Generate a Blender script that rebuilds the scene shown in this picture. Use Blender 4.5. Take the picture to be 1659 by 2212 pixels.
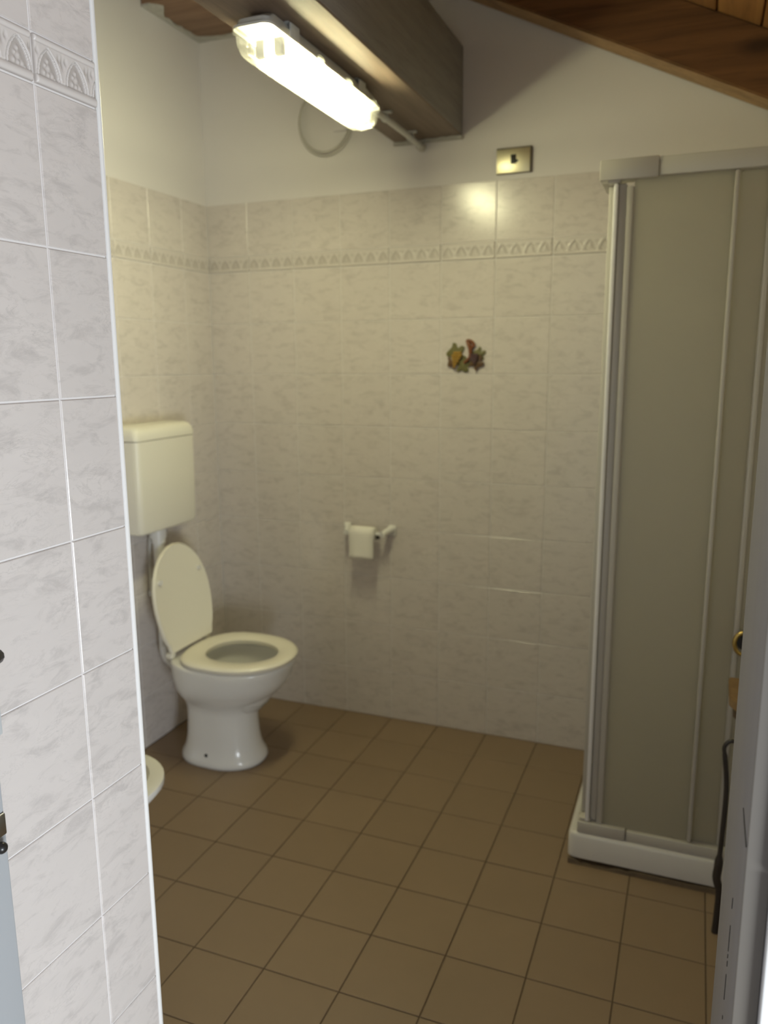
import bpy, bmesh, math, random
from mathutils import Vector, Matrix

for o in list(bpy.data.objects):
    bpy.data.objects.remove(o)
SC = bpy.context.scene
COL = SC.collection
random.seed(7)
R = math.radians

# ------------------------------------------------------------------ camera
cd = bpy.data.cameras.new('camera')
cam = bpy.data.objects.new('camera', cd)
COL.objects.link(cam)
right = Vector((0.930507, 0.366228, -0.005768))
up = Vector((-0.063479, 0.176756, 0.982206))
fwd = Vector((-0.36073, 0.913584, -0.18772))
M = Matrix((right, up, -fwd)).transposed().to_4x4()
M.translation = Vector((1.878705, -2.842196, 1.44904))
cam.matrix_world = M
cd.sensor_fit = 'VERTICAL'
cd.sensor_height = 36.0
cd.sensor_width = 27.0
cd.lens = 1705.71 / 2212 * 36.0
cd.clip_start = 0.02
cd.dof.use_dof = True
cd.dof.focus_distance = 1.05
cd.dof.aperture_fstop = 4.5
SC.camera = cam

# ------------------------------------------------------------------ world, daylight, exposure
w = bpy.data.worlds.new('world')
SC.world = w
w.use_nodes = True
bg = w.node_tree.nodes['Background']
bg.inputs[0].default_value = (0.80, 0.88, 1.0, 1)
bg.inputs[1].default_value = 0.50


def area(name, loc, target, sx, sy, power, col):
    ld = bpy.data.lights.new(name, 'AREA')
    ld.shape = 'RECTANGLE'
    ld.size, ld.size_y = sx, sy
    ld.energy = power
    ld.color = col
    o = bpy.data.objects.new(name, ld)
    COL.objects.link(o)
    o.location = loc
    d = Vector(target) - Vector(loc)
    o.rotation_euler = d.to_track_quat('-Z', 'Y').to_euler()
    return o


area('window_daylight', (3.40, -3.48, 0.50), (1.1, -2.0, 0.60), 1.0, 0.8, 78, (0.885, 0.955, 1.0))
LAMP = 128.0
LAMP_COLOR = (1.0, 0.958, 0.565)

SC.view_settings.view_transform = 'Standard'
SC.view_settings.look = 'None'
SC.view_settings.gamma = 1.0
SC.view_settings.use_curve_mapping = False
SC.view_settings.exposure = 0.0
SC.cycles.use_denoising = True
SC.cycles.max_bounces = 10
SC.cycles.transparent_max_bounces = 16
SC.cycles.caustics_refractive = False
SC.cycles.sample_clamp_indirect = 6.0


# ------------------------------------------------------------------ materials
def mat(name, col, rough=0.5, metal=0.0, spec=0.5, coat=0.0):
    m = bpy.data.materials.new(name)
    m.use_nodes = True
    b = m.node_tree.nodes['Principled BSDF']
    b.inputs['Base Color'].default_value = (*col, 1)
    b.inputs['Roughness'].default_value = rough
    b.inputs['Metallic'].default_value = metal
    b.inputs['Specular IOR Level'].default_value = spec
    b.inputs['Coat Weight'].default_value = coat
    return m


class NB:
    def __init__(s, m):
        s.t = m.node_tree
        s.b = s.t.nodes['Principled BSDF']

    def n(s, kind, **kw):
        nd = s.t.nodes.new(kind)
        for k, v in kw.items():
            setattr(nd, k, v)
        return nd

    def l(s, a, b):
        s.t.links.new(a, b)

    def coords(s, scale=(1, 1, 1), rot=(0, 0, 0), rnd=0.0):
        tc = s.n('ShaderNodeTexCoord')
        mp = s.n('ShaderNodeMapping')
        mp.inputs['Scale'].default_value = scale
        mp.inputs['Rotation'].default_value = rot
        src = tc.outputs['Object']
        if rnd:
            oi = s.n('ShaderNodeObjectInfo')
            mu = s.n('ShaderNodeMath', operation='MULTIPLY')
            mu.inputs[1].default_value = rnd
            s.l(oi.outputs['Random'], mu.inputs[0])
            ad = s.n('ShaderNodeVectorMath', operation='ADD')
            s.l(src, ad.inputs[0])
            s.l(mu.outputs[0], ad.inputs[1])
            src = ad.outputs[0]
        s.l(src, mp.inputs['Vector'])
        return mp.outputs[0]

    def noise(s, vec, scale, detail=4, rough=0.5, dist=0.0):
        nz = s.n('ShaderNodeTexNoise')
        nz.inputs['Scale'].default_value = scale
        nz.inputs['Detail'].default_value = detail
        nz.inputs['Roughness'].default_value = rough
        nz.inputs['Distortion'].default_value = dist
        if vec is not None:
            s.l(vec, nz.inputs['Vector'])
        return nz.outputs['Fac']

    def ramp(s, fac, stops):
        r = s.n('ShaderNodeValToRGB')
        e = r.color_ramp.elements
        while len(e) < len(stops):
            e.new(0.5)
        for i, (p, c) in enumerate(stops):
            e[i].position = p
            e[i].color = (*c, 1) if len(c) == 3 else c
        s.l(fac, r.inputs[0])
        return r.outputs[0]

    def mix(s, a, b, fac, mode='MIX'):
        mx = s.n('ShaderNodeMix', data_type='RGBA', blend_type=mode)
        for sock, v in ((mx.inputs[6], a), (mx.inputs[7], b), (mx.inputs[0], fac)):
            if isinstance(v, (int, float)):
                sock.default_value = v
            elif isinstance(v, tuple):
                sock.default_value = (*v, 1)
            else:
                s.l(v, sock)
        return mx.outputs[2]

    def bump(s, h, strength, dist=0.002):
        bp = s.n('ShaderNodeBump')
        bp.inputs['Strength'].default_value = strength
        bp.inputs['Distance'].default_value = dist
        s.l(h, bp.inputs['Height'])
        s.l(bp.outputs[0], s.b.inputs['Normal'])


def tile_marble(name, base, vein, rough):
    m = mat(name, base, rough)
    k = NB(m)
    v = k.coords(scale=(0.75, 1.0, 1.9), rot=(0, R(-32), 0), rnd=37.0)
    cloud = k.noise(v, 11.0, 5, 0.6)
    fine = k.noise(v, 24.0, 5, 0.68, 0.6)
    blotch = k.ramp(fine, [(0.34, (0, 0, 0)), (0.50, (1, 1, 1))])
    lines = k.noise(v, 15.0, 8, 0.72, 1.1)
    ln = k.ramp(lines, [(0.475, (1, 1, 1)), (0.494, (0.45, 0.45, 0.45)), (0.505, (1, 1, 1))])
    c = k.mix(tuple(x * 0.91 for x in base), tuple(min(1, x * 1.04) for x in base), cloud)
    msk = k.mix((1.0, 1.0, 1.0), ln, k.ramp(cloud, [(0.42, (0, 0, 0)), (0.62, (0.55, 0.55, 0.55))]))
    c = k.mix(vein, c, k.ramp(blotch, [(0, (0.72, 0.72, 0.72)), (1, (1, 1, 1))]))
    c = k.mix(vein, c, msk)
    k.l(c, k.b.inputs['Base Color'])
    k.bump(k.noise(v, 16.0, 3, 0.5), 0.10, 0.001)
    return m


def wood(name, dark, light, rough=0.5, axis='X', scale=6.0, knots=0.0):
    m = mat(name, light, rough)
    k = NB(m)
    sc = {'X': (0.35, 6, 6), 'Y': (6, 0.35, 6), 'Z': (6, 6, 0.35)}[axis]
    v = k.coords(scale=sc, rnd=11.0)
    g = k.noise(v, scale, 6, 0.62, 0.8)
    f = k.noise(v, scale * 6, 4, 0.6)
    c = k.mix(dark, light, k.ramp(g, [(0.32, (0, 0, 0)), (0.66, (1, 1, 1))]))
    c = k.mix(c, tuple(x * 0.6 for x in dark), k.ramp(f, [(0.52, (0, 0, 0)), (0.72, (0.5, 0.5, 0.5))]))
    if knots:
        kv = k.coords(scale=(2.2, 5, 5), rnd=5.0)
        vo = k.n('ShaderNodeTexVoronoi')
        vo.inputs['Scale'].default_value = 1.0
        k.l(kv, vo.inputs['Vector'])
        c = k.mix(tuple(x * 0.35 for x in dark), c, k.ramp(vo.outputs['Distance'], [(0.05, (0.2, 0.2, 0.2)), (0.17, (1, 1, 1))]))
    k.l(c, k.b.inputs['Base Color'])
    k.bump(g, 0.25, 0.001)
    return m


M_WALLTILE = tile_marble('wall_tile_glaze', (0.675, 0.625, 0.60), (0.30, 0.275, 0.27), 0.22)
M_BORDER = mat('border_tile_glaze', (0.585, 0.532, 0.50), 0.33)
_k = NB(M_BORDER)
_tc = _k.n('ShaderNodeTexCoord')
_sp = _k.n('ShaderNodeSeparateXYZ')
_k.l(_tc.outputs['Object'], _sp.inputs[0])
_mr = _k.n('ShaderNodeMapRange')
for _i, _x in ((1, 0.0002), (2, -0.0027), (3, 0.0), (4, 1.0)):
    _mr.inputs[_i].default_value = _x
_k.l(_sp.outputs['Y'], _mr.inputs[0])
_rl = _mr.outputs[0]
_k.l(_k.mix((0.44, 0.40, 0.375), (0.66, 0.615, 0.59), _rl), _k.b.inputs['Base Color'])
M_FLOORTILE = mat('floor_tile_clay', (0.30, 0.19, 0.12), 0.48)
_k = NB(M_FLOORTILE)
_v = _k.coords(rnd=23.0)
_oi = _k.n('ShaderNodeObjectInfo')
_c = _k.mix((0.232, 0.165, 0.102), (0.278, 0.195, 0.122), _k.noise(_v, 9, 6, 0.7))
_c = _k.mix(_c, (0.208, 0.146, 0.089), _k.ramp(_oi.outputs['Random'], [(0, (0, 0, 0)), (1, (0.35, 0.35, 0.35))]))
_k.l(_c, _k.b.inputs['Base Color'])
_k.bump(_k.noise(_v, 60, 4, 0.6), 0.12, 0.001)
M_GROUT = mat('floor_grout', (0.105, 0.072, 0.046), 0.9)
M_PLASTER = mat('white_plaster', (0.70, 0.675, 0.65), 0.85)
_k = NB(M_PLASTER)
_v = _k.coords()
_k.l(_k.mix((0.725, 0.695, 0.69), (0.77, 0.74, 0.735), _k.noise(_v, 2.5, 4)), _k.b.inputs['Base Color'])
_k.bump(_k.noise(_v, 45, 4, 0.6), 0.12, 0.002)
M_PATCH = mat('rough_plaster', (0.52, 0.51, 0.48), 0.9)
_k = NB(M_PATCH)
_v = _k.coords()
_k.l(_k.mix((0.33, 0.32, 0.29), (0.62, 0.61, 0.58), _k.noise(_v, 28, 5, 0.7)), _k.b.inputs['Base Color'])
_k.bump(_k.noise(_v, 70, 4, 0.6), 0.6, 0.004)
M_TRIM = mat('white_trim_plastic', (0.86, 0.85, 0.84), 0.3)
M_BEAM = wood('dark_beam_wood', (0.245, 0.235, 0.228), (0.31, 0.298, 0.288), 0.6, 'Y', 4.0)
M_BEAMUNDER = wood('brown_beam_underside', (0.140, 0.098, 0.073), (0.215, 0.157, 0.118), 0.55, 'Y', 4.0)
M_PURLIN = wood('brown_beam_wood', (0.20, 0.115, 0.07), (0.30, 0.185, 0.12), 0.6, 'X', 4.0)
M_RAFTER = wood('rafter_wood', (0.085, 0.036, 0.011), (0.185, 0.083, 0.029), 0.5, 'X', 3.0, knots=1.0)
M_RAFTERUNDER = wood('rafter_tan_underside', (0.26, 0.15, 0.06), (0.44, 0.27, 0.12), 0.5, 'X', 3.0)  # rafter underside in a paler tan than its sides
M_PLANK = wood('plank_wood', (0.30, 0.135, 0.04), (0.46, 0.23, 0.075), 0.5, 'Y', 3.0)
M_CERAMIC = mat('white_ceramic', (0.78, 0.775, 0.755), 0.18)
M_SEAT = mat('cream_seat_plastic', (0.85, 0.815, 0.70), 0.25)
M_CISTERN = mat('cream_cistern_plastic', (0.81, 0.785, 0.70), 0.35)
M_PIPE = mat('white_pipe_plastic', (0.74, 0.73, 0.71), 0.3)
M_DARK = mat('dark_rubber', (0.015, 0.014, 0.012), 0.5)
M_BLACK = mat('black_handle', (0.018, 0.017, 0.017), 0.3)
M_STEEL = mat('brushed_steel', (0.62, 0.63, 0.65), 0.3, metal=1.0)
M_GREYPLATE = mat('grey_plate', (0.52, 0.54, 0.55), 0.4)
M_FRAME = mat('white_enamel_frame', (0.50, 0.475, 0.42), 0.28)
M_TRAY = mat('white_shower_tray', (0.62, 0.60, 0.57), 0.18)
M_SILICONE = mat('mouldy_silicone', (0.17, 0.125, 0.075), 0.7)
_k = NB(M_SILICONE)
_k.l(_k.mix((0.06, 0.045, 0.025), (0.24, 0.175, 0.11), _k.noise(_k.coords(), 14, 4, 0.7)), _k.b.inputs['Base Color'])
M_PAPER = mat('toilet_paper', (0.84, 0.82, 0.76), 0.9)
M_BRASS = mat('brass', (0.58, 0.42, 0.13), 0.28, metal=1.0)
M_GOLDPLATE = mat('pale_gold_plate', (0.80, 0.74, 0.52), 0.40, metal=0.85)
M_PLATESHADOW = mat('plate_shadow_surround', (0.13, 0.11, 0.08), 0.5)
M_IRON = mat('dark_iron', (0.028, 0.022, 0.020), 0.45)
M_TABLETOP = wood('tan_top_wood', (0.15, 0.085, 0.035), (0.24, 0.15, 0.065), 0.4, 'X', 4.0)
M_TABLEDARK = mat('dark_brown_wood', (0.075, 0.045, 0.028), 0.5)
M_DOOR = mat('white_door_paint', (0.43, 0.45, 0.475), 0.35)
M_JAMB = mat('jamb_paint', (0.36, 0.345, 0.345), 0.5)
_k = NB(M_JAMB)
_v = _k.coords(scale=(8, 8, 0.8))
_k.l(_k.mix((0.205, 0.195, 0.205), (0.245, 0.235, 0.24), _k.noise(_v, 4, 4)), _k.b.inputs['Base Color'])
M_HOUSING = mat('grey_lamp_housing', (0.60, 0.60, 0.58), 0.4)
M_CABLE = mat('grey_cable', (0.54, 0.52, 0.48), 0.5)
M_LEAFGREEN = mat('glazed_green_leaf', (0.135, 0.125, 0.042), 0.35)
M_LEAFBROWN = mat('glazed_brown_leaf', (0.105, 0.055, 0.020), 0.35)
M_VINE = mat('glazed_russet_vine', (0.20, 0.065, 0.022), 0.35)
M_GRAPEY = mat('glazed_yellow_grape', (0.42, 0.25, 0.045), 0.25)
M_GRAPEP = mat('glazed_purple_grape', (0.085, 0.045, 0.052), 0.2)


def mixed(name, parts):
    """parts: list of (kind, colour, roughness, weight) added up with mix shaders"""
    m = bpy.data.materials.new(name)
    m.use_nodes = True
    t = m.node_tree
    t.nodes.remove(t.nodes['Principled BSDF'])
    out = t.nodes['Material Output']
    prev, acc = None, 0.0
    for kind, col, rough, wgt in parts:
        b = t.nodes.new('ShaderNodeBsdf' + kind)
        b.inputs[0].default_value = (*col, 1)
        if 'Roughness' in b.inputs:
            b.inputs['Roughness'].default_value = rough
        if prev is None:
            prev, acc = b, wgt
        else:
            mx = t.nodes.new('ShaderNodeMixShader')
            mx.inputs[0].default_value = wgt / (acc + wgt)
            t.links.new(prev.outputs[0], mx.inputs[1])
            t.links.new(b.outputs[0], mx.inputs[2])
            prev, acc = mx, acc + wgt
    t.links.new(prev.outputs[0], out.inputs[0])
    return m


M_DIFFUSER = mixed('clear_ribbed_diffuser', [('Transparent', (1, 1, 1), 0, 0.86), ('Translucent', (0.95, 0.95, 0.88), 0, 0.06),
                                             ('Glossy', (1, 1, 1), 0.15, 0.06), ('Diffuse', (0.9, 0.9, 0.85), 0, 0.04)])
M_FROST = mixed('frosted_pane', [('Translucent', (0.86, 0.84, 0.76), 0, 0.56), ('Diffuse', (0.62, 0.60, 0.53), 0, 0.24),
                                 ('Transparent', (0.9, 0.9, 0.86), 0, 0.16), ('Glossy', (1, 1, 1), 0.35, 0.04)])
M_TUBE = bpy.data.materials.new('fluorescent_tube')
M_TUBE.use_nodes = True
_t = M_TUBE.node_tree
_t.nodes.remove(_t.nodes['Principled BSDF'])
_e = _t.nodes.new('ShaderNodeEmission')
_e.inputs[0].default_value = (*LAMP_COLOR, 1)
_e.inputs[1].default_value = LAMP
_t.links.new(_e.outputs[0], _t.nodes['Material Output'].inputs[0])


# ------------------------------------------------------------------ helpers
def mesh_of(bm, name, m, smooth=None):
    bmesh.ops.recalc_face_normals(bm, faces=bm.faces)
    me = bpy.data.meshes.new(name)
    bm.to_mesh(me)
    bm.free()
    for mm in (m if isinstance(m, (list, tuple)) else [m]):
        me.materials.append(mm)
    if smooth is not None:
        me.polygons.foreach_set('use_smooth', [True] * len(me.polygons))
        me.set_sharp_from_angle(angle=R(smooth))
    return me


def put(name, me, parent=None, loc=(0, 0, 0), rot=(0, 0, 0)):
    o = bpy.data.objects.new(name, me)
    COL.objects.link(o)
    o.location, o.rotation_euler = loc, rot
    if parent is not None:
        o.parent = parent
    return o


def obj(name, bm, m, parent=None, smooth=None, loc=(0, 0, 0), rot=(0, 0, 0)):
    return put(name, mesh_of(bm, name, m, smooth), parent, loc, rot)


def thing(name, label, cat, loc=(0, 0, 0), group=None):
    o = bpy.data.objects.new(name, None)
    COL.objects.link(o)
    o.location = loc
    o.empty_display_size = 0.05
    return tag(o, label, cat, group)


def tag(o, label, cat, group=None):
    o['label'], o['category'] = label, cat
    if group:
        o['group'] = group
    return o


def structure(o):
    o['kind'] = 'structure'
    return o


def box(bm, x0, x1, y0, y1, z0, z1, bevel=0.0, seg=2):
    vs = [bm.verts.new((x, y, z)) for x in (x0, x1) for y in (y0, y1) for z in (z0, z1)]
    fs = [(0, 1, 3, 2), (4, 6, 7, 5), (0, 4, 5, 1), (2, 3, 7, 6), (0, 2, 6, 4), (1, 5, 7, 3)]
    faces = [bm.faces.new([vs[i] for i in f]) for f in fs]
    if bevel:
        ed = list({e for f in faces for e in f.edges})
        bmesh.ops.bevel(bm, geom=ed, offset=bevel, segments=seg, profile=0.5, affect='EDGES')


def B(*a, **k):
    bm = bmesh.new()
    box(bm, *a, **k)
    return bm


def prism(bm, pts, axis, a, b):
    """polygon pts (2-D) extruded along axis from a to b"""
    def v3(p, t):
        return {'x': (t, p[0], p[1]), 'y': (p[0], t, p[1]), 'z': (p[0], p[1], t)}[axis]
    A = [bm.verts.new(v3(p, a)) for p in pts]
    C = [bm.verts.new(v3(p, b)) for p in pts]
    bm.faces.new(A)
    bm.faces.new(C[::-1])
    n = len(pts)
    for i in range(n):
        bm.faces.new((A[i], C[i], C[(i + 1) % n], A[(i + 1) % n]))


def loft(bm, rings, closed_a=True, closed_b=True):
    L = [[bm.verts.new(p) for p in r] for r in rings]
    n = len(L[0])
    for a, b in zip(L, L[1:]):
        for i in range(n):
            bm.faces.new((a[i], a[(i + 1) % n], b[(i + 1) % n], b[i]))
    if closed_a:
        bm.faces.new(L[0][::-1])
    if closed_b:
        bm.faces.new(L[-1])
    return L


def tube(bm, pts, r, n=12, cap=True):
    pts = [Vector(p) for p in pts]
    rr = r if isinstance(r, (list, tuple)) else [r] * len(pts)
    rings = []
    prev = None
    for i, p in enumerate(pts):
        d = (pts[min(i + 1, len(pts) - 1)] - pts[max(i - 1, 0)]).normalized()
        if prev is None:
            a = d.orthogonal().normalized()
        else:
            a = (prev - d * prev.dot(d)).normalized()
        prev = a
        b = d.cross(a)
        rings.append([p + (a * math.cos(t) + b * math.sin(t)) * rr[i] for t in [2 * math.pi * k / n for k in range(n)]])
    loft(bm, rings, cap, cap)


def smooth_path(pts, sub=6):
    P = [Vector(p) for p in pts]
    out = []
    for i in range(len(P) - 1):
        p0, p1, p2, p3 = P[max(i - 1, 0)], P[i], P[i + 1], P[min(i + 2, len(P) - 1)]
        for k in range(sub):
            t = k / sub
            out.append(0.5 * ((2 * p1) + (p2 - p0) * t + (2 * p0 - 5 * p1 + 4 * p2 - p3) * t * t + (3 * p1 - p0 - 3 * p2 + p3) * t ** 3))
    out.append(P[-1])
    return out


def ball(bm, c, r, sc=(1, 1, 1), u=12, v=8):
    m4 = Matrix.Translation(c) @ Matrix.Diagonal((*[r * s for s in sc], 1))
    bmesh.ops.create_uvsphere(bm, u_segments=u, v_segments=v, radius=1.0, matrix=m4)


def cyl(bm, c, r, h, axis='z', n=20):
    rot = {'z': Matrix.Identity(4), 'x': Matrix.Rotation(R(90), 4, 'Y'), 'y': Matrix.Rotation(R(90), 4, 'X')}[axis]
    bmesh.ops.create_cone(bm, cap_ends=True, segments=n, radius1=r, radius2=r, depth=h, matrix=Matrix.Translation(c) @ rot)


# ------------------------------------------------------------------ the room shell
S = 0.2                     # wall and floor tile pitch
GAP = 0.0030
TOPZ = 2.062                # top of the tiling
BORD0, BORD1 = 1.8, 1.862   # relief border


def ceil_z(x):
    return 2.829 - 0.4769 * (x - 1.07)


def wall_poly(x0, x1, z0=0.0, flat=None):
    if flat:
        return [(x0, z0), (x1, z0), (x1, flat), (x0, flat)]
    return [(x0, z0), (x1, z0), (x1, ceil_z(x1) - 0.002), (x0, ceil_z(x0) - 0.002)]


def poly_wall(name, poly, y0, y1):
    bm = bmesh.new()
    prism(bm, poly, 'y', y0, y1)
    return structure(obj(name, bm, M_PLASTER))


wall_back = poly_wall('wall_back', wall_poly(-0.1, 2.45), 0.002, 0.1)
wall_left = poly_wall('wall_left', wall_poly(-0.1, -0.002), -1.8745, 0.0018)
wall_right = poly_wall('wall_right', wall_poly(2.352, 2.45), -1.8715, 0.0018)
wall_near = poly_wall('wall_front_left', wall_poly(-0.1, 1.0624), -3.35, -1.8748)
wall_nr = poly_wall('wall_front_right', wall_poly(1.9665, 2.45), -2.136, -1.8718)
wall_top = poly_wall('wall_front_top', wall_poly(1.0628, 1.9661, 2.12), -2.12, -1.8748)

floor = structure(obj('floor', B(-0.1, 3.2, -3.6, 0.1, -0.12, -0.0022), M_GROUT))


# ---- tiles: one shared mesh per size
_tiles = {}


def tile_mesh(wd, ht, m, t=0.0023, ch=0.0011):
    key = (round(wd, 4), round(ht, 4), m.name)
    if key not in _tiles:
        bm = bmesh.new()
        g = GAP / 2
        r = []
        for ins, y in ((g, t), (g, ch * 0.8), (g + ch, 0.0)):
            r.append([bm.verts.new(p) for p in ((ins, y, ins), (wd - ins, y, ins), (wd - ins, y, ht - ins), (ins, y, ht - ins))])
        for a, b in zip(r, r[1:]):
            for i in range(4):
                bm.faces.new((a[i], a[(i + 1) % 4], b[(i + 1) % 4], b[i]))
        bm.faces.new(r[2])
        me = bpy.data.meshes.new('tile')
        bm.normal_update()
        bm.to_mesh(me)
        bm.free()
        me.materials.append(m)
        _tiles[key] = me
    return _tiles[key]


_borders = {}


def relief(u, v):
    """height of the border relief over its field; u along 0..0.2, v up 0..0.062"""
    hgt = 0.0
    v0, v1 = 0.0125, 0.0505
    if v < 0.0135:                                   # lower moulding
        t = (v - 0.0015) / 0.012
        hgt = 0.0042 * math.sin(max(0, min(1, t)) * math.pi) ** 0.5 if 0 < t < 1 else 0.0006
        return hgt
    if v > 0.0515:                                   # upper moulding
        t = (v - 0.0515) / 0.009
        return 0.0042 * math.sin(max(0, min(1, t)) * math.pi) ** 0.5 if 0 < t < 1 else 0.0006
    P = 0.05
    k = math.floor(u / P)
    c = (k + 0.5) * P
    w_, H = 0.0232, v1 - v0
    Rr = (H * H + w_ * w_) / (2 * w_)
    y = v - v0
    half = math.sqrt(max(0, Rr * Rr - y * y)) - (Rr - w_)
    d = abs(u - c) - half
    if d > 0:                                        # spandrel with a small fleur
        s = u - round(u / P) * P
        f = math.exp(-((s / 0.0028) ** 2 + ((y - 0.026) / 0.007) ** 2)) + 0.8 * math.exp(-(((abs(s) - 0.006) / 0.0025) ** 2 + ((y - 0.029) / 0.004) ** 2))
        return 0.0027 - 0.0024 * min(1, f) * min(1.0, d / 0.0015)
    if d > -0.0024:
        return 0.0030
    if d > -0.0046:
        return 0.0006
    if d > -0.0068:
        return 0.0026
    s, q = u - c, y / H                              # little tree inside the arch
    tree = 0
    for px, py, r in ((0, .12, .0030), (0.0006, .34, .0042), (-.0004, .55, .0026), (-.0070, .16, .0030), (.0066, .13, .0036), (-.0048, .40, .0022), (.0100, .04, .0022)):
        tree = max(tree, math.exp(-(((s - px) / r) ** 2 + ((q - py) * H / (r * 1.15)) ** 2)))
    return 0.0002 + 0.0019 * tree


def border_mesh(wd, fine):
    key = (round(wd, 4), fine)
    if key not in _borders:
        st = 0.0011 if fine else 0.0021
        nx = max(4, int(wd / st))
        nz = int(0.062 / st)
        verts, faces = [], []
        for j in range(nz + 1):
            v = 0.0015 + 0.059 * j / nz
            for i in range(nx + 1):
                u = 0.0015 + (wd - 0.003) * i / nx
                edge = i in (0, nx) or j in (0, nz)
                tap = min(1.0, (u - 0.0015) / 0.0028, (wd - 0.0015 - u) / 0.0028)
                verts.append((u, 0.0023 if edge else -relief(u, v) * tap, v))
        for j in range(nz):
            for i in range(nx):
                a = j * (nx + 1) + i
                faces.append((a, a + 1, a + nx + 2, a + nx + 1))
        me = bpy.data.meshes.new('border_tile')
        me.from_pydata(verts, [], faces)
        me.polygons.foreach_set('use_smooth', [True] * len(me.polygons))
        me.materials.append(M_BORDER)
        _borders[key] = me
    return _borders[key]


def tile_wall(parent, cols, place, fine=False, zmax=11, rows=None):
    """cols: list of (start, width) along the wall; place(a, z) -> (location, rotation)"""
    for a, wd in cols:
        for i in range(9):
            l, r = place(a, i * S)
            put('tile', tile_mesh(wd, S, M_WALLTILE), parent, l, r)
        l, r = place(a, BORD0)
        put('border_tile', border_mesh(wd, fine), parent, l, r)
        l, r = place(a, BORD1)
        put('tile', tile_mesh(wd, S, M_WALLTILE), parent, l, r)


J0 = 0.9211 * S
cols = [(0.0, J0)]
x = J0
while x < 2.35 - 0.01:
    cols.append((x, min(S, 2.352 - x)))
    x += S
tile_wall(wall_back, cols, lambda a, z: ((a, 0, z), (0, 0, 0)))
L0 = 0.8671 * S
cols = [(-L0, L0)]
y = -L0
while y > -1.87 + 0.03:
    wd = min(S, y + 1.872)
    cols.append((y - wd, wd))
    y -= wd
tile_wall(wall_left, cols, lambda a, z: ((0, a, z), (0, 0, R(90))))
W1 = 0.1157
NX = 1.0644
YE = -1.8716
cols = [(YE - W1, W1)] + [(YE - W1 - S * (i + 1), S) for i in range(6)]
tile_wall(wall_near, cols, lambda a, z: ((NX, a, z), (0, 0, R(90))), fine=True)
# white corner strips
for nm, bmz in (('trim_1', B(1.0580, 1.0660, -1.8722, -1.8640, 0.0, 2.062, bevel=0.0025)),):
    structure(obj(nm, bmz, M_TRIM, smooth=40))
# outer face of the wall on the right, tiled
tile_wall(wall_nr, [(1.9805, 0.19), (2.1705, S)], lambda a, z: ((a, -2.1385, z), (0, 0, 0)))
bm = bmesh.new()
for k in range(11):
    z0 = k * S if k < 10 else 1.862
    box(bm, 1.9662, 1.9790, -2.1475, -2.1365, z0 + 0.0004, z0 + S - 0.0004, bevel=0.003)
structure(obj('trim_2', bm, M_TRIM, smooth=40))

# floor tiles (joints line up with the wall joints)
xs = [0.0, J0] + [J0 + S * i for i in range(1, 14)]
ys = [0.0, -0.9561 * S] + [-0.9561 * S - S * i for i in range(1, 17)]
for i in range(len(xs) - 1):
    for j in range(len(ys) - 1):
        x0, x1, y1, y0 = xs[i], xs[i + 1], ys[j], ys[j + 1]
        if x1 < 1.10 and y1 < -1.875:
            continue
        if x0 > 2.3 and y0 > -1.9 or x0 < 0.95 and y0 < -2.0:
            continue
        a, b = x0, x1
        if y1 < -1.875 and a < 1.0655:
            a = 1.0655
        put('tile', tile_mesh(b - a, y1 - y0, M_FLOORTILE, t=0.0022), floor, (a, y0, 0.0), (R(-90), 0, 0) if False else (R(-90), 0, 0))
for o in floor.children:                       # tile local z -> world +y, front (-y) -> up
    o.rotation_euler = (R(-90), 0, 0)
    o.location.y += o.data.vertices[2].co.z + GAP / 2
    o.scale = (1, 1, 1)

# ceiling: boards laid on the rafters, falling to the right
ang = math.atan(0.4769)
bm = bmesh.new()
prism(bm, [(-0.1, ceil_z(-0.1) + 0.024), (2.6, ceil_z(2.6) + 0.024), (2.6, ceil_z(2.6) + 0.12), (-0.1, ceil_z(-0.1) + 0.12)], 'y', -3.5, 0.1)
ceiling = structure(obj('ceiling', bm, M_RAFTER))
PW = 0.1232
bm = bmesh.new()
L = PW / math.cos(ang)
box(bm, 0.003, L - 0.003, -3.45, 0.095, 0.0, 0.022, bevel=0.004)
plank = mesh_of(bm, 'plank', M_PLANK, 40)
for k in range(-15, 5):
    x = 1.857 + k * PW
    if x < -0.1:
        continue
    put('plank', plank, ceiling, (x, 0, ceil_z(x)), (0, ang, 0))

# ------------------------------------------------------------------ beams
bm = bmesh.new()
xa, xb = 1.0, 2.349
H = 0.184
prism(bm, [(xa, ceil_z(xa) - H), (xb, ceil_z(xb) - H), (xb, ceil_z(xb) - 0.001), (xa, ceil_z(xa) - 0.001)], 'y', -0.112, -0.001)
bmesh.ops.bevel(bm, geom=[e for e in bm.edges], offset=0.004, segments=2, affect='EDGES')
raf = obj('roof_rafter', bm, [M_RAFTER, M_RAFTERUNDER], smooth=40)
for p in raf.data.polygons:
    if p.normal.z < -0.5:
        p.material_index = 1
tag(raf, 'orange-brown sloping wooden rafter under the boarded ceiling along the back wall', 'beam')

t = thing('tie_beam', 'thick dark grey-brown squared beam that carries the lit tube lamp', 'beam', (0.9335, -0.94, 2.216))
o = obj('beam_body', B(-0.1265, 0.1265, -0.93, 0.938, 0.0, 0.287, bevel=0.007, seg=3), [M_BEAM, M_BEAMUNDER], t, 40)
for p in o.data.polygons:                              # the soffit is browner than the grey sides
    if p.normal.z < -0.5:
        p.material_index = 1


def jag_strip(pts, z0, z1):
    """thin ragged plaster smear, outline pts in xy"""
    bm = bmesh.new()
    prism(bm, pts, 'z', z0, z1)
    return bm


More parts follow.
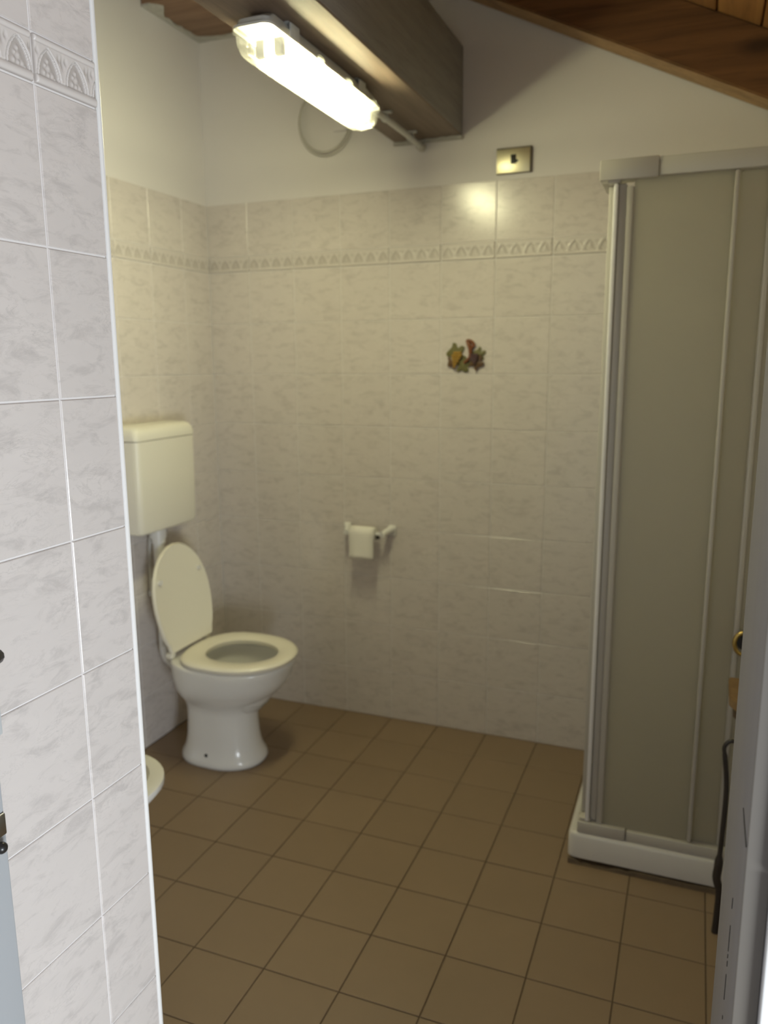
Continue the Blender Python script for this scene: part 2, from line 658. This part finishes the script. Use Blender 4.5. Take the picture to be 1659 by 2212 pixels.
rnd = random.Random(3)
pts = [(-0.128, 0.938)] + [(-0.128 + 0.256 * i / 14, 0.938 - 0.010 - rnd.random() * 0.012) for i in range(15)] + [(0.128, 0.938)]
obj('plaster_smear', jag_strip(pts, -0.010, 0.0005), M_PATCH, t)

t = thing('wall_plate_beam', 'reddish-brown beam let into the corner walls, plaster smeared on its edges', 'beam', (0.0, 0.0, 2.664))
obj('beam_body', B(0.001, 0.98, -0.348, -0.001, 0.0, 0.185, bevel=0.004), M_PURLIN, t, 40)
pts = [(0.001, -0.3475)]
for i in range(17):
    yy = -0.3475 + 0.30 * i / 16
    pts.append((0.001 + 0.012 + 0.012 * rnd.random() + 0.045 * math.exp(-((yy + 0.31) / 0.04) ** 2), yy))
for i in range(20):
    xx = 0.035 + 0.765 * i / 19
    pts.append((xx, -0.014 - 0.010 * rnd.random() - 0.022 * math.exp(-((xx - 0.03) / 0.04) ** 2)))
pts += [(0.80, -0.001), (0.001, -0.001)]
obj('plaster_smear', jag_strip(pts, -0.006, 0.0005), M_PATCH, t)

# ------------------------------------------------------------------ tube lamp under the beam
t = thing('tube_lamp', 'lit twin-tube damp-proof ceiling lamp fixed under the dark beam', 'lamp', (0.912, -0.850, 2.1735))
LL, LW = 0.332, 0.0495


def rrect(hx, hy, r, z, n=5, cx=0, cy=0):
    out = []
    for qx, qy, a0 in ((1, 1, 0), (-1, 1, 90), (-1, -1, 180), (1, -1, 270)):
        for k in range(n + 1):
            a = R(a0 + 90 * k / n)
            out.append((cx + qx * (hx - r) + r * math.cos(a), cy + qy * (hy - r) + r * math.sin(a), z))
    return out


bm = bmesh.new()
loft(bm, [rrect(LW, LL, 0.022, 0.000), rrect(LW, LL, 0.022, 0.006), rrect(LW - 0.006, LL - 0.006, 0.02, 0.008),
          rrect(LW - 0.008, LL - 0.010, 0.02, 0.020), rrect(LW - 0.020, LL - 0.05, 0.015, 0.0405), ], closed_a=False)
obj('housing', bm, M_HOUSING, t, 35)
for yy in (-0.20, 0.20):
    bm = bmesh.new()
    box(bm, -0.046, -0.040, yy - 0.022, yy + 0.022, 0.009, 0.0395, bevel=0.002)
    box(bm, 0.040, 0.046, yy - 0.022, yy + 0.022, 0.009, 0.0395, bevel=0.002)
    box(bm, -0.0395, 0.0395, yy - 0.022, yy + 0.022, 0.0408, 0.0422)
    obj('bracket', bm, M_HOUSING, t, 40)
bm = bmesh.new()
rings = [rrect(LW + 0.002, LL + 0.002, 0.022, 0.001), rrect(LW + 0.002, LL + 0.002, 0.022, -0.006), rrect(LW - 0.003, LL - 0.003, 0.022, -0.007),
         rrect(LW - 0.004, LL - 0.005, 0.022, -0.030), rrect(LW - 0.008, LL - 0.014, 0.022, -0.046), rrect(LW - 0.018, LL - 0.030, 0.022, -0.056), rrect(LW - 0.034, LL - 0.05, 0.012, -0.060)]
loft(bm, rings, closed_a=False)
obj('diffuser', bm, M_DIFFUSER, t, 35)
bm = bmesh.new()                                       # fine ribs moulded into both ends of the diffuser
for sgn in (-1, 1):
    for k in range(6):
        yy = sgn * (LL - 0.030 - 0.006 * k)
        prof = [(-0.043, -0.020), (-0.041, -0.044), (-0.031, -0.0545), (0.0, -0.0595), (0.031, -0.0545), (0.041, -0.044), (0.043, -0.020)]
        tube(bm, [(p[0], yy, p[1]) for p in prof], 0.0009, 5)
obj('diffuser_rib', bm, M_DIFFUSER, t, 40)['kind'] = 'stuff'
for sx in (-1, 1):
    bm = bmesh.new()
    tube(bm, [(sx * 0.024, -LL + 0.105, -0.0165), (sx * 0.024, LL - 0.085, -0.0165)], 0.0128, 16)
    obj('fluorescent_tube', bm, M_TUBE, t, 40)
for sy in (-1, 1):
    for sx in (-1, 1):
        bm = bmesh.new()
        yq = sy * (LL - (0.094 if sy < 0 else 0.074))
        box(bm, sx * 0.024 - 0.012, sx * 0.024 + 0.012, yq - 0.0085, yq + 0.0085, -0.034, 0.004, bevel=0.003)
        obj('tube_holder', bm, M_TRIM, t, 40)
cm = mesh_of(B(-0.0035, 0.0035, -0.016, 0.016, -0.012, 0.010, bevel=0.002), 'clip', M_DIFFUSER, 40)
for sx in (-1, 1):
    for yy in (-0.265, -0.085, 0.085, 0.265):
        put('clip', cm, t, (sx * (LW + 0.0045), yy, 0))
bm = bmesh.new()
cyl(bm, (0.0, LL + 0.014, 0.018), 0.013, 0.026, 'y', 16)
cyl(bm, (0.0, LL + 0.024, 0.018), 0.016, 0.008, 'y', 8)
obj('cable_gland', bm, M_TRIM, t, 40)

t = thing('conduit', 'thin grey plastic cable conduit running from the lamp to the back wall', 'conduit', (0.912, -0.25, 2.197))
bm = bmesh.new()
tube(bm, [(0.0, -0.236, -0.005), (0.0, -0.12, -0.001), (0.0, 0.10, -0.001), (0.0, 0.2485, -0.006)], 0.0095, 12)
obj('pipe', bm, M_HOUSING, t, 40)
bm = bmesh.new()
cyl(bm, (0.0, 0.229, -0.006), 0.014, 0.034, 'y', 16)
obj('end_sleeve', bm, M_CABLE, t, 40)
for yy in (-0.115, 0.12):
    bm = bmesh.new()
    cyl(bm, (0, yy, -0.001), 0.0125, 0.012, 'y', 16)
    box(bm, -0.008, 0.008, yy - 0.006, yy + 0.006, 0.003, 0.0185)
    box(bm, 0.008, 0.022, yy - 0.006, yy + 0.006, 0.012, 0.0185)
    obj('clip', bm, M_HOUSING, t, 40)

# loop of cable and its junction plate on the plaster
t = thing('junction_box', 'small pale junction box with a loop of grey cable, behind the tube lamp', 'junction box', (0.612, 0.0, 2.318))
for rr, zz, yo in ((0.108, 0.0, -0.010), (0.102, 0.004, -0.018)):
    pts = []
    for k in range(29):
        a = R(128 + 270 * k / 28)
        pts.append((-0.074 + rr * math.cos(a), yo, -0.003 + zz + rr * 1.08 * math.sin(a)))
    bm = bmesh.new()
    tube(bm, pts, 0.0042, 8)
    obj('cable', bm, M_CABLE, t, 60)
obj('body', B(-0.045, 0.045, -0.016, 0.0015, -0.040, 0.040, bevel=0.005), M_PLASTER, t, 40)
obj('lid', B(-0.038, 0.038, -0.0195, -0.0165, -0.033, 0.033, bevel=0.0013), M_PLASTER, t, 40)
bm = bmesh.new()
cyl(bm, (-0.02, -0.0205, 0.018), 0.010, 0.003, 'y', 16)
obj('knockout', bm, M_DARK, t)

# ------------------------------------------------------------------ socket plate
t = thing('wall_plate', 'pale gold rectangular switch plate on plaster above the tiles', 'switch plate', (1.2435, 0.0, 2.119))
obj('shadow_surround', B(-0.061, 0.0615, -0.0075, 0.0015, -0.0415, 0.0425, bevel=0.002), M_PLATESHADOW, t, 40)  # dark frame, wider right and on top, its colour carrying the plate's shadow
obj('plate', B(-0.0595, 0.0560, -0.0125, -0.0078, -0.0400, 0.0375, bevel=0.0018), M_GOLDPLATE, t, 40)
obj('switch', B(-0.0100, 0.0085, -0.0150, -0.0128, -0.0120, 0.0180, bevel=0.001), M_DARK, t, 40)
bm = bmesh.new()
prism(bm, [(0.0090, -0.010), (0.0090, 0.003), (0.0170, -0.002)], 'y', -0.0150, -0.0128)
obj('pointer', bm, M_DARK, t)

# ------------------------------------------------------------------ glazed grape ornament
t = thing('grape_ornament', 'small glazed wall ornament of vine leaves and grapes on the tiles', 'ornament', (1.079, 0.0, 1.463))


def leaf_bm(cx, cz, r, lobes, rot, depth=0.006, y=-0.001):
    bm = bmesh.new()
    n = lobes * 4
    pts = []
    for k in range(n):
        a = rot + 2 * math.pi * k / n
        ph = k % 4
        q = {0: 1.0, 1: 0.80, 2: 0.60, 3: 0.82}[ph] * (1 + 0.14 * math.sin(k * 2.3))
        pts.append((cx + r * q * math.cos(a), cz + r * q * math.sin(a)))
    Bk = [bm.verts.new((p[0], y, p[1])) for p in pts]
    F = [bm.verts.new((cx + (p[0] - cx) * 0.92, y - depth * 0.5, cz + (p[1] - cz) * 0.92)) for p in pts]
    c = bm.verts.new((cx, y - depth, cz))
    c2 = bm.verts.new((cx, y, cz))
    for i in range(n):
        j = (i + 1) % n
        bm.faces.new((Bk[i], Bk[j], F[j], F[i]))
        bm.faces.new((F[i], F[j], c))
        bm.faces.new((Bk[j], Bk[i], c2))
    return bm


obj('leaf', leaf_bm(-0.035, 0.012, 0.040, 5, 0.6), M_LEAFGREEN, t)
obj('leaf', leaf_bm(-0.045, -0.020, 0.026, 5, 1.2, y=-0.0075), M_LEAFBROWN, t)
obj('leaf', leaf_bm(-0.006, -0.030, 0.033, 5, 0.2, y=-0.003), M_LEAFGREEN, t)
obj('leaf', leaf_bm(0.052, 0.008, 0.028, 5, 0.3), M_LEAFGREEN, t)
obj('leaf', leaf_bm(0.045, -0.020, 0.031, 5, 0.9, y=-0.0075), M_LEAFBROWN, t)
bm = bmesh.new()
r2 = random.Random(5)
for row, n in enumerate((4, 5, 4, 3, 2, 1)):
    for i in range(n):
        ball(bm, (-0.026 + (i - (n - 1) / 2) * 0.0078 - 0.0022 * row, -0.013 - 0.002 * r2.random(), 0.014 - row * 0.0098), 0.0050, u=8, v=6)
obj('grape_cluster', bm, M_GRAPEY, t, 60)
bm = bmesh.new()
for row, n in enumerate((3, 3, 2, 1)):
    for i in range(n):
        ball(bm, (0.038 + (i - (n - 1) / 2) * 0.0095, -0.018, 0.006 - row * 0.009), 0.0058, u=8, v=6)
obj('grape_cluster', bm, M_GRAPEP, t, 60)
bm = bmesh.new()
tube(bm, smooth_path([(-0.002, -0.010, -0.022), (0.016, -0.011, -0.008), (0.022, -0.011, 0.014), (0.018, -0.010, 0.036), (0.008, -0.008, 0.056), (0.022, -0.007, 0.055), (0.034, -0.007, 0.042), (0.024, -0.008, 0.030)], 5),
     [0.0052] * 10 + [0.0075] * 8 + [0.0055] * 18, 8)
obj('vine', bm, M_VINE, t, 60)

# ------------------------------------------------------------------ toilet paper
t = thing('paper_holder', 'white ceramic toilet-paper holder fixed to the tiled back wall', 'holder', (0.700, 0.0, 0.793))
for sx, wx in ((-1, -0.098), (1, 0.092)):
    bm = bmesh.new()
    box(bm, wx - 0.016, wx + 0.016, -0.008, -0.0005, -0.020, 0.022, bevel=0.003)
    obj('wall_mount', bm, M_CERAMIC, t, 40)
    bm = bmesh.new()
    tube(bm, [(wx, -0.006, 0.008), (wx - sx * 0.010, -0.030, 0.002), (wx - sx * 0.018, -0.055, -0.004), (wx - sx * 0.020, -0.066, -0.006)], [0.016, 0.013, 0.0125, 0.012], 12)
    obj('arm', bm, M_CERAMIC, t, 50)
bm = bmesh.new()
tube(bm, [(-0.078, -0.058, -0.006), (0.074, -0.058, -0.006)], 0.008, 12)
obj('roller', bm, M_CERAMIC, t, 50)
bm = bmesh.new()
cyl(bm, (0.054, -0.062, -0.018), 0.007, 0.012, 'x', 12)
obj('roller_end', bm, M_DARK, t, 50)

t = thing('toilet_roll', 'thin white toilet roll with a sheet hanging down', 'toilet paper', (0.693, -0.058, 0.787))
bm = bmesh.new()
N = 28
prof = [(-0.052, 0.0105), (-0.052, 0.0245), (-0.050, 0.0265), (0.050, 0.0265), (0.052, 0.0245), (0.052, 0.0105)]
rings = [[(px, pr * math.cos(2 * math.pi * k / N), pr * math.sin(2 * math.pi * k / N)) for k in range(N)] for px, pr in prof]
rings.append(rings[0])
loft(bm, rings, False, False)
bmesh.ops.remove_doubles(bm, verts=bm.verts, dist=1e-5)
obj('roll', bm, M_PAPER, t, 45)
bm = bmesh.new()
path = []
for k in range(9):
    a = R(80 + 100 * k / 8)
    path.append((0.0276 * math.cos(a), 0.0276 * math.sin(a)))
path += [(-0.0285, -0.03), (-0.0275, -0.06), (-0.0300, -0.085), (-0.0285, -0.100)]
top = [[bm.verts.new((sx * 0.0515, p[0], p[1])) for p in path] for sx in (-1, -0.33, 0.33, 1)]
for a, b in zip(top, top[1:]):
    for i in range(len(path) - 1):
        bm.faces.new((a[i], a[i + 1], b[i + 1], b[i]))
s = obj('sheet', bm, M_PAPER, t, 60)
md = s.modifiers.new('thick', 'SOLIDIFY')
md.thickness = 0.0006

# ------------------------------------------------------------------ toilet
def dsec(z, x0, x1, hw, xc, n=40, back=0.62, sq=0.92):
    out = []
    for k in range(n):
        a = 2 * math.pi * k / n
        c, s = math.cos(a), math.sin(a)
        if c >= 0:
            x = xc + (x1 - xc) * c ** 0.95
        else:
            x = xc - (xc - x0) * abs(c) ** back
        out.append((x, hw * math.copysign(abs(s) ** sq, s), z))
    return out


TY = -0.507
t = thing('toilet', 'white floor-standing toilet with its cream seat lid raised, below the cistern', 'toilet', (0.0, TY, 0.0))
bm = bmesh.new()
outer = [(0.0005, .150, .470, .118, .32), (.012, .148, .476, .121, .32), (.028, .150, .472, .119, .32), (.040, .158, .462, .112, .325), (.065, .166, .452, .106, .325), (.10, .172, .446, .102, .325), (.15, .176, .442, .100, .325),
         (.195, .177, .442, .100, .325), (.222, .174, .450, .106, .328), (.242, .169, .472, .120, .333), (.262, .163, .503, .139, .34), (.285, .156, .536, .157, .35), (.312, .150, .561, .170, .362), (.340, .145, .577, .178, .374),
         (.368, .141, .584, .182, .384), (.388, .140, .593, .185, .39), (.397, .141, .593, .184, .39), (.401, .146, .588, .179, .39)]
inner = [(.399, .250, .562, .140, .40), (.385, .250, .560, .138, .40), (.360, .245, .565, .142, .40), (.300, .258, .540, .120, .40), (.245, .300, .500, .085, .40), (.205, .340, .465, .055, .40), (.190, .37, .43, .03, .40)]
loft(bm, [dsec(*a) for a in outer] + [dsec(*a, back=0.9) for a in inner])
obj('bowl', bm, M_CERAMIC, t, 85)
bm = bmesh.new()
loft(bm, [dsec(.235, .306, .494, .078, .40, back=.9), dsec(.2352, .308, .492, .076, .40, back=.9)])
obj('water', bm, mat('bowl_water', (0.30, 0.32, 0.28), 0.03), t, 50)
bm = bmesh.new()
ring = [(.4035, .200, .596, .184, .39, .62), (.4160, .196, .602, .189, .39, .62), (.4230, .202, .597, .184, .39, .62), (.4255, .215, .586, .172, .39, .62)]
rin = [(.4245, .262, .545, .124, .395, .9), (.4180, .272, .535, .115, .395, .9), (.4040, .270, .537, .117, .395, .9)]
rr = [dsec(z, a, b, c, d, back=e) for z, a, b, c, d, e in ring + rin]
loft(bm, rr + [rr[0]], False, False)
bmesh.ops.remove_doubles(bm, verts=bm.verts, dist=1e-5)
obj('seat', bm, M_SEAT, t, 50)
# lid: built lying closed about the hinge, then swung up
bm = bmesh.new()
half = [(0.0, .122), (.012, .128), (.030, .131), (.045, .141), (.07, .150), (.11, .158), (.16, .163), (.20, .162), (.24, .155), (.28, .141), (.315, .120), (.343, .094), (.364, .064), (.377, .032), (.381, .0)]
outl = [(a, b) for a, b in half] + [(a, -b) for a, b in half[-2::-1]]


def lring(ins, z):
    f = 1 - ins / 0.16
    return [(0.17 + (a - 0.17) * f, b * f, z) for a, b in outl]


loft(bm, [lring(.012, 0.000), lring(.003, -.004), lring(0, .002), lring(0, .008), lring(.004, .014), lring(.02, .018), lring(.06, .021)])
lo = obj('lid', bm, M_SEAT, t, 50, loc=(0.190, 0, 0.424), rot=(0, R(-99.5), 0))
for yy, xx in ((0.118, 0.262), (-0.118, 0.262)):
    bm = bmesh.new()
    cyl(bm, (xx, yy, -0.004), 0.009, 0.010, 'z', 12)
    obj('bumper', bm, M_PIPE, lo, 40)
for yy in (-0.11, 0.11):
    bm = bmesh.new()
    box(bm, 0.158, 0.186, yy - 0.014, yy + 0.014, 0.4025, 0.424, bevel=0.006)
    obj('hinge', bm, M_SEAT, t, 40)
bm = bmesh.new()
ball(bm, (0.30, -0.1085, 0.045), 0.008, (1, 0.5, 1))
obj('floor_screw', bm, M_DARK, t, 60)

# cistern
t = thing('cistern', 'cream plastic wall cistern mounted above the toilet', 'cistern', (0.0, TY, 0.854))


def crs(hx0, hx1, hy, r, z, n=6):
    cx, hx = (hx0 + hx1) / 2, (hx1 - hx0) / 2
    return rrect(hx, hy, r, z, n, cx=cx)


bm = bmesh.new()
loft(bm, [crs(.0015, .108, .150, .018, 0.0), crs(.0015, .119, .161, .02, .006), crs(.0015, .124, .166, .022, .020), crs(.0015, .127, .168, .022, .20), crs(.0015, .128, .1685, .022, .329)])
obj('tank', bm, M_CISTERN, t, 40)
bm = bmesh.new()
loft(bm, [crs(.0015, .129, .170, .022, .3315), crs(.0015, .129, .170, .022, .346), crs(.0015, .125, .167, .022, .362), crs(.0015, .116, .160, .02, .374), crs(.0015, .100, .148, .018, .380)])
obj('tank_lid', bm, M_CISTERN, t, 50)
t = thing('flush_pipe', 'white plastic flush pipe running from cistern down to toilet bowl', 'pipe', (0.062, TY, 0.853))
bm = bmesh.new()
tube(bm, smooth_path([(0, 0, -0.004), (0, 0, -0.15), (0, 0, -0.40), (0.004, 0, -0.485), (0.035, 0, -0.520), (0.077, 0, -0.522)], 5), 0.020, 16)
obj('pipe', bm, M_PIPE, t, 50)
bm = bmesh.new()
cyl(bm, (0, 0, -0.019), 0.031, 0.036, 'z', 20)
cyl(bm, (0, 0, -0.046), 0.025, 0.020, 'z', 20)
obj('nut', bm, M_PIPE, t, 40)
t = thing('water_hose', 'thin grey hose down the tiled wall left of the flush pipe', 'hose', (0.018, TY - 0.004, 0.60))
bm = bmesh.new()
tube(bm, smooth_path([(0.012, 0.012, 0.249), (0.004, 0.006, 0.20), (0, 0.004, 0.10), (0, 0, 0.0)], 5), 0.0065, 8)
obj('hose', bm, M_CABLE, t, 50)
bm = bmesh.new()
cyl(bm, (0, 0.002, 0.0), 0.0115, 0.02, 'z', 10)
obj('valve', bm, M_STEEL, t, 50)

# bidet
t = thing('bidet', 'white ceramic bidet on the floor, half hidden behind the near tiled wall', 'bidet', (0.062, -1.375, 0.0))
bm = bmesh.new()
outer = [(.0005, .09, .40, .112, .26), (.03, .09, .405, .114, .26), (.06, .10, .39, .104, .26), (.16, .10, .375, .095, .26), (.22, .08, .40, .11, .27), (.27, .04, .48, .145, .30), (.32, .005, .56, .170, .36), (.365, .0, .598, .179, .41), (.380, .004, .598, .178, .41)]
inner = [(.384, .02, .586, .168, .41), (.382, .16, .558, .148, .41), (.366, .165, .552, .143, .41), (.32, .19, .525, .118, .41), (.27, .26, .46, .06, .40), (.262, .33, .40, .02, .38)]
loft(bm, [dsec(*a) for a in outer] + [dsec(*a, back=.8) for a in inner])
obj('basin', bm, M_CERAMIC, t, 50)
bm = bmesh.new()
cyl(bm, (.085, 0, .395), .016, .03, 'z', 16)
tube(bm, smooth_path([(.085, 0, .40), (.095, 0, .432), (.13, 0, .445), (.165, 0, .425)], 5), .009, 10)
obj('tap', bm, M_STEEL, t, 50)

# ------------------------------------------------------------------ shower
SX0, SX1, SY = 1.606, 2.350, -0.706
t = thing('shower_tray', 'low white square shower tray in the right back corner', 'shower tray', (SX0, SY, 0.0))
bm = bmesh.new()
W_, D_ = SX1 - SX0, -SY - 0.001


def trs(ins, z, r=0.02):
    return rrect(W_ / 2 - ins, D_ / 2 - ins, r, z, 4, W_ / 2, D_ / 2)


loft(bm, [trs(.004, .018), trs(0, .022), trs(0, .088), trs(.004, .096), trs(.010, .099), trs(.055, .099), trs(.062, .096), trs(.09, .050), trs(.20, .042)])
obj('basin', bm, M_TRAY, t, 40)
bm = bmesh.new()
rs = random.Random(8)
n = 40
top = []
for k in range(n + 1):
    u = k / n
    hh = 0.016 if u < 0.03 else 0.004 + 0.004 * rs.random() if u < 0.16 else 0.008 + 0.005 * rs.random() if u < 0.24 else 0.013 + 0.004 * rs.random()
    top.append((0.003 + (W_ - 0.008) * u, hh))
prism(bm, [(0.003, 0.0003)] + top + [(W_ - 0.005, 0.0003)], 'y', -0.0025, 0.010)
obj('silicone_joint', bm, M_SILICONE, t)

t = thing('shower_enclosure', 'white-framed sliding shower screen with frosted panes standing on the tray', 'shower screen', (SX0, SY, 0.0995))
FX = 0.018


def fb(nm, *a, m=M_FRAME, bevel=0.003, parent=None):
    return obj(nm, B(*a, bevel=bevel), m, parent or t, 40)


# coordinates relative to (SX0, SY, 0.0995): front plane y ~ 0.012 .. 0.05
fb('corner_cap', 0.010, 0.150, 0.004, 0.052, 1.787, 1.836)
fb('corner_cap', 0.010, 0.052, 0.0535, 0.170, 1.787, 1.836)
fb('top_rail', 0.1525, 0.742, 0.006, 0.050, 1.790, 1.834)
fb('top_rail', 0.012, 0.050, 0.1715, 0.703, 1.790, 1.834)
fb('bottom_rail', 0.024, 0.158, 0.006, 0.052, 0.0, 0.034)
fb('bottom_rail', 0.1605, 0.742, 0.008, 0.050, 0.0, 0.031)
fb('bottom_rail', 0.022, 0.056, 0.0535, 0.703, 0.0, 0.034)
for z in (1.782, 0.036):
    fb('roller_block', 0.030, 0.060, 0.012, 0.045, z, z + 0.008 if z < 1 else z + 0.006, bevel=0.001)
# front: corner profile, stiles and panes
fb('door_post', 0.045, 0.056, 0.010, 0.046, 0.036, 1.780, m=M_TRIM)
fb('post_channel', 0.0565, 0.076, 0.022, 0.040, 0.036, 1.780)
fb('stile', 0.0765, 0.093, 0.014, 0.034, 0.034, 1.772)
fb('stile', 0.3215, 0.3325, 0.010, 0.030, 0.034, 1.7895)
fb('stile', 0.398, 0.4115, 0.026, 0.044, 0.0315, 1.7895)
fb('pane', 0.0935, 0.3210, 0.019, 0.024, 0.0345, 1.7895, m=M_FROST, bevel=0.0)
fb('pane', 0.3120, 0.3978, 0.0325, 0.0365, 0.0315, 1.7895, m=M_FROST, bevel=0.0)
fb('pane', 0.4118, 0.738, 0.0325, 0.0365, 0.0315, 1.7895, m=M_FROST, bevel=0.0)
# side screen back to the wall
fb('stile', 0.030, 0.044, 0.048, 0.062, 0.036, 1.780)
fb('stile', 0.030, 0.044, 0.675, 0.703, 0.036, 1.780)
fb('pane', 0.035, 0.040, 0.0625, 0.6745, 0.036, 1.785, m=M_FROST, bevel=0.0)
# brass ring pull on the third stile
bm = bmesh.new()
pts = [(0.0235 * math.cos(a), 0, 0.030 * math.sin(a)) for a in [2 * math.pi * k / 28 for k in range(28)]]
rings = []
for k, p in enumerate(pts):
    d = Vector(p).normalized()
    rings.append([Vector(p) + (d * math.cos(q) + Vector((0, 1, 0)) * math.sin(q)) * 0.0055 for q in [2 * math.pi * j / 8 for j in range(8)]])
rings.append(rings[0])
loft(bm, rings, False, False)
bmesh.ops.remove_doubles(bm, verts=bm.verts, dist=1e-6)
h = obj('ring_pull', bm, M_BRASS, t, 60, loc=(0.4245, 0.0065, 0.627))
bm = bmesh.new()
cyl(bm, (0, 0.010, 0), 0.018, 0.018, 'y', 20)
obj('boss', bm, M_DARK, h, 40)

# ------------------------------------------------------------------ table edge behind the right jamb
t = thing('side_table', 'small side table with tan top and dark scrolled legs beside the shower', 'table', (2.0, -1.0, 0.0))
bm = bmesh.new()
prism(bm, [(-0.008, 0.150), (-0.010, 0.03), (0.02, -0.035), (0.09, -0.10), (0.34, -0.14), (0.34, 0.150)], 'z', 0.664, 0.690)
bmesh.ops.bevel(bm, geom=list(bm.edges), offset=0.003, segments=2, affect='EDGES')
obj('top', bm, M_TABLETOP, t, 40)
bm = bmesh.new()
prism(bm, [(0.004, 0.140), (0.000, 0.03), (0.028, -0.028), (0.095, -0.09), (0.33, -0.13), (0.33, 0.140)], 'z', 0.640, 0.6635)
obj('underframe', bm, M_TABLEDARK, t, 40)


def leg(px, py, fx=1):
    bm = bmesh.new()
    pts = [(px + 0.030 * fx, py, 0.640), (px + 0.030 * fx, py, 0.560), (px + 0.022 * fx, py, 0.532), (px + 0.004 * fx, py, 0.530), (px - 0.008 * fx, py, 0.512), (px - 0.004 * fx, py, 0.48), (px + 0.004 * fx, py, 0.40),
           (px + 0.003 * fx, py, 0.28), (px, py, 0.19), (px - 0.002 * fx, py, 0.155), (px + 0.006 * fx, py, 0.12), (px + 0.006 * fx, py, 0.06), (px + 0.004 * fx, py, 0.0006)]
    path = smooth_path(pts, 5)
    rad = []
    for p in path:
        z = p.z
        rad.append(0.005 if z > 0.49 else 0.0062 if z > 0.22 else 0.0105 if z > 0.13 else 0.0085)
    tube(bm, path, rad, 10)
    return bm


obj('leg', leg(0.002, 0.135), M_IRON, t, 60)
obj('leg', leg(0.300, 0.135, -1), M_IRON, t, 60)
obj('leg', leg(0.300, -0.10, -1), M_IRON, t, 60)
obj('stretcher', B(0.016, 0.29, 0.128, 0.142, 0.30, 0.33, bevel=0.003), M_TABLEDARK, t, 40)

# ------------------------------------------------------------------ right door frame
o = structure(obj('door_1', B(1.9450, 1.9660, -2.1290, -1.8720, 0.0, 2.118, bevel=0.0016), M_JAMB, smooth=40))
M_BEIGE = mat('beige_casing_paint', (0.165, 0.148, 0.128), 0.5)
obj('casing', B(1.9452, 1.9659, -2.1335, -2.1294, 0.001, 2.117, bevel=0.001), M_BEIGE, o, 40)
bm = bmesh.new()
rk = random.Random(4)
z = 0.745
while z < 0.90:                                     # chipped paint along the joint of the lining
    hgt = rk.choice((0.004, 0.006, 0.012, 0.03))
    box(bm, 1.9443, 1.9450, -2.0405, -2.0391, z, z + hgt)
    z += hgt + rk.choice((0.004, 0.01, 0.02))
obj('paint_chip', bm, M_DARK, o)['kind'] = 'stuff'
bm = bmesh.new()
prism(bm, [(-2.128, 1.018), (-2.128, 1.0200), (-2.09, 1.0222), (-2.07, 1.0240), (-2.09, 1.0208)], 'x', 1.9442, 1.9450)
obj('paint_crack', bm, M_DARK, o)

# ------------------------------------------------------------------ open white door leaf on the left
t = structure(obj('door_2', B(1.0720, 1.1120, -2.985, -2.1865, 0.008, 2.04, bevel=0.003), M_DOOR, smooth=40))
obj('handle_plate', B(1.1122, 1.1165, -2.226, -2.1800, 1.005, 1.175, bevel=0.0019), M_GREYPLATE, t, 40)
bm = bmesh.new()
tube(bm, [(1.1165, -2.205, 1.124), (1.150, -2.215, 1.124), (1.160, -2.218, 1.124), (1.164, -2.229, 1.124), (1.164, -2.33, 1.120)], [0.009, 0.009, 0.0095, 0.010, 0.009], 12)
obj('handle', bm, M_BLACK, t, 50)
bm = bmesh.new()
box(bm, 1.1122, 1.1160, -2.222, -2.1885, 0.876, 0.905, bevel=0.002)
obj('lock_plate', bm, M_STEEL, t, 40)
bm = bmesh.new()
ball(bm, (1.1225, -2.205, 0.868), 0.0075)
obj('lock_knob', bm, M_BLACK, t, 60)
